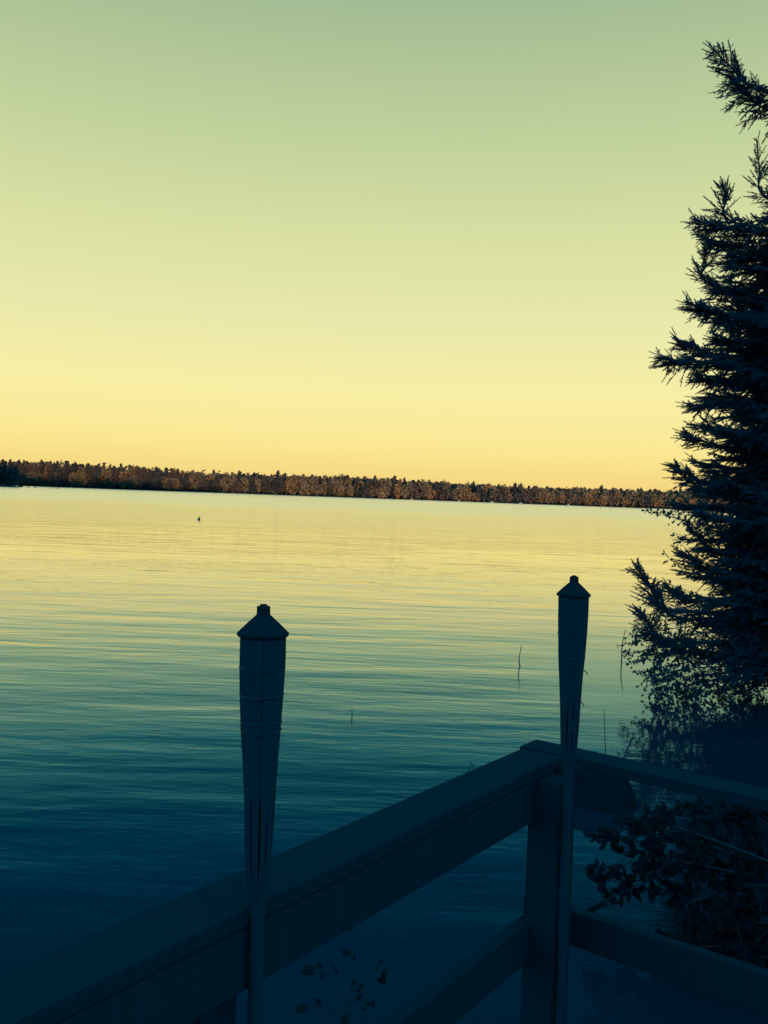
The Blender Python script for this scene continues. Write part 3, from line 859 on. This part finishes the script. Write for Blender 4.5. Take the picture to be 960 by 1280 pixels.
RUST = [(0.170, 0.106, 0.052), (0.160, 0.104, 0.054), (0.140, 0.098, 0.056), (0.175, 0.106, 0.050), (0.118, 0.090, 0.056)]
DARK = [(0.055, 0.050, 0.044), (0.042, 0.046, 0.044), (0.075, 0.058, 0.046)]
trees = []
for row in range(6):
    x = -340.0
    while x < 360:
        x += random.uniform(2.2, 4.2) * (1 + 0.12 * row)
        yf = 560 + 14 * math.sin(x * 0.013 + 1) + 6 * math.sin(x * 0.05) - 0.06 * x
        y = yf + 3 + row * 6.5 + random.uniform(-1.8, 1.8)
        z = float(terrain_h(np.array(x), np.array(y)))
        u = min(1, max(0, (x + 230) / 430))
        h = (15.4 - 5.0 * u) * (0.9 + 0.07 * math.sin(x * 0.09 + row) + 0.06 * math.sin(x * 0.031 + 2)) * random.uniform(0.93, 1.04) * (0.7 if row == 0 and random.random() < 0.5 else 1)
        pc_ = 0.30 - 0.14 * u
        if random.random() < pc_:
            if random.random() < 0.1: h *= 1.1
            trees.append((x, y, z, h * 0.97, random.uniform(2.2, 3.2), 'conifer', tuple(c * (0.55 + 0.45 * u) for c in random.choice(DARK))))  # tint darkens leftwards: shade on the left shore put into the colour
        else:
            trees.append((x, y, z, h * random.uniform(0.85, 1.0), random.uniform(2.2, 3.6), 'broadleaf', tuple(c * (0.62 + 0.38 * min(1, u * 1.6)) for c in random.choice(RUST if random.random() < 0.12 + 0.85 * u else RUST[2:3] + DARK))))  # broadleaf tint carries the same painted shade towards the left
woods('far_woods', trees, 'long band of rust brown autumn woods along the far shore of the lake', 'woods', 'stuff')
trees = []
for i in range(70):
    a = random.uniform(0, 2 * PI); q = math.sqrt(random.random()) * 25
    x = -190 + q * 1.1 * math.cos(a); y = 392 + q * 0.85 * math.sin(a)
    h = random.uniform(8, 11.5) * (0.85 if q > 21 else 1)
    trees.append((x, y, float(terrain_h(np.array(x), np.array(y))), h, random.uniform(1.6, 2.8), random.choice(['conifer', 'conifer', 'broadleaf']), random.choice(DARK)))
woods('headland_woods', trees, 'dark wooded headland jutting into the lake at the far left edge', 'woods', 'stuff')

# woods on the rise behind the deck: outside the frame, they keep the low sun off the near shore
trees = []
for i in range(260):
    x = random.uniform(-70, 90); y = -random.uniform(80, 118)
    h = random.uniform(13.5, 18.5) * (1 if x < 45 else 0.8)
    trees.append((x, y, float(terrain_h(np.array(x), np.array(y))), h, random.uniform(2.4, 3.6), random.choice(['conifer', 'broadleaf']), random.choice(DARK)))
woods('near_woods', trees, 'dark mixed woods on the rise behind the deck, unseen, sized to block the low sun', 'woods', 'stuff')

# ------------------------------------------------------------------ SKY AND SUN
SUN_EL = math.radians(1.7); SUN_AZ = math.radians(16)     # low sun behind the camera, a little to the right
tosun = Vector((math.sin(SUN_AZ) * math.cos(SUN_EL), -math.cos(SUN_AZ) * math.cos(SUN_EL), math.sin(SUN_EL)))
sd = bpy.data.lights.new('sun', 'SUN'); sd.energy = 5.0; sd.angle = math.radians(0.5); sd.color = (1.0, 0.66, 0.40)
so = bpy.data.objects.new('sun', sd); COL.objects.link(so)
so.rotation_euler = tosun.to_track_quat('Z', 'Y').to_euler(); so.location = tosun * 200

w = bpy.data.worlds.new('World'); scene.world = w; w.use_nodes = True
nt = w.node_tree; nt.nodes.clear(); N = nt.nodes.new; L = nt.links.new
wo = N('ShaderNodeOutputWorld'); bg = N('ShaderNodeBackground'); L(bg.outputs[0], wo.inputs[0])
tc = N('ShaderNodeTexCoord'); sx = N('ShaderNodeSeparateXYZ'); L(tc.outputs['Generated'], sx.inputs[0])
asn = N('ShaderNodeMath'); asn.operation = 'ARCSINE'; L(sx.outputs['Z'], asn.inputs[0])
dg = N('ShaderNodeMapRange'); dg.inputs['From Min'].default_value = 0; dg.inputs['From Max'].default_value = PI / 2; L(asn.outputs[0], dg.inputs['Value'])
e = lambda d: d / 90.0
front = ramp(nt, [(e(0), lin((245, 209, 121))), (e(1.9), lin((249, 223, 137))), (e(2.7), lin((252, 230, 144))), (e(4.2), lin((252, 236, 155))), (e(6.7), lin((248, 239, 166))),
                  (e(10.7), lin((234, 234, 172))), (e(15.6), lin((219, 225, 164))), (e(20.2), lin((199, 214, 158))), (e(27.5), lin((169, 192, 149))), (e(38), lin((104, 158, 156))),
                  (e(52), (0.012, 0.20, 0.38)), (e(90), (0.003, 0.15, 0.31))])
back = ramp(nt, [(e(0), (0.05, 0.40, 0.75)), (e(8), (0.02, 0.80, 1.55)), (e(42), (0.01, 0.80, 1.6)), (e(70), (0.005, 0.28, 0.56)), (e(90), (0.003, 0.15, 0.31))])  # unseen sky behind the camera, brightened teal as added fill for dark surfaces
L(dg.outputs[0], front.inputs[0]); L(dg.outputs[0], back.inputs[0])
az = N('ShaderNodeMapRange'); az.interpolation_type = 'SMOOTHSTEP'
az.inputs['From Min'].default_value = -0.15; az.inputs['From Max'].default_value = 0.75; L(sx.outputs['Y'], az.inputs['Value'])
mx = N('ShaderNodeMix'); mx.data_type = 'RGBA'
L(az.outputs[0], mx.inputs['Factor']); L(back.outputs[0], mx.inputs['A']); L(front.outputs[0], mx.inputs['B'])
sky = N('ShaderNodeTexSky'); sky.sky_type = 'NISHITA'; sky.sun_disc = False
sky.sun_elevation = SUN_EL; sky.sun_rotation = PI - SUN_AZ
sc_ = N('ShaderNodeVectorMath'); sc_.operation = 'SCALE'; sc_.inputs['Scale'].default_value = 0.05
L(sky.outputs[0], sc_.inputs[0])
ad = N('ShaderNodeMix'); ad.data_type = 'RGBA'; ad.inputs['Factor'].default_value = 0.015
L(mx.outputs['Result'], ad.inputs['A']); L(sc_.outputs[0], ad.inputs['B'])
L(ad.outputs['Result'], bg.inputs['Color']); bg.inputs['Strength'].default_value = 1.0

# ------------------------------------------------------------------ view
scene.render.engine = 'CYCLES'
vs = scene.view_settings
scene.display_settings.display_device = 'sRGB'
vs.view_transform = 'Standard'; vs.look = 'None'; vs.exposure = 0; vs.gamma = 1; vs.use_curve_mapping = False
scene.cycles.max_bounces = 6; scene.cycles.glossy_bounces = 3; scene.cycles.diffuse_bounces = 3; scene.cycles.transparent_max_bounces = 4
scene.cycles.use_denoising = True
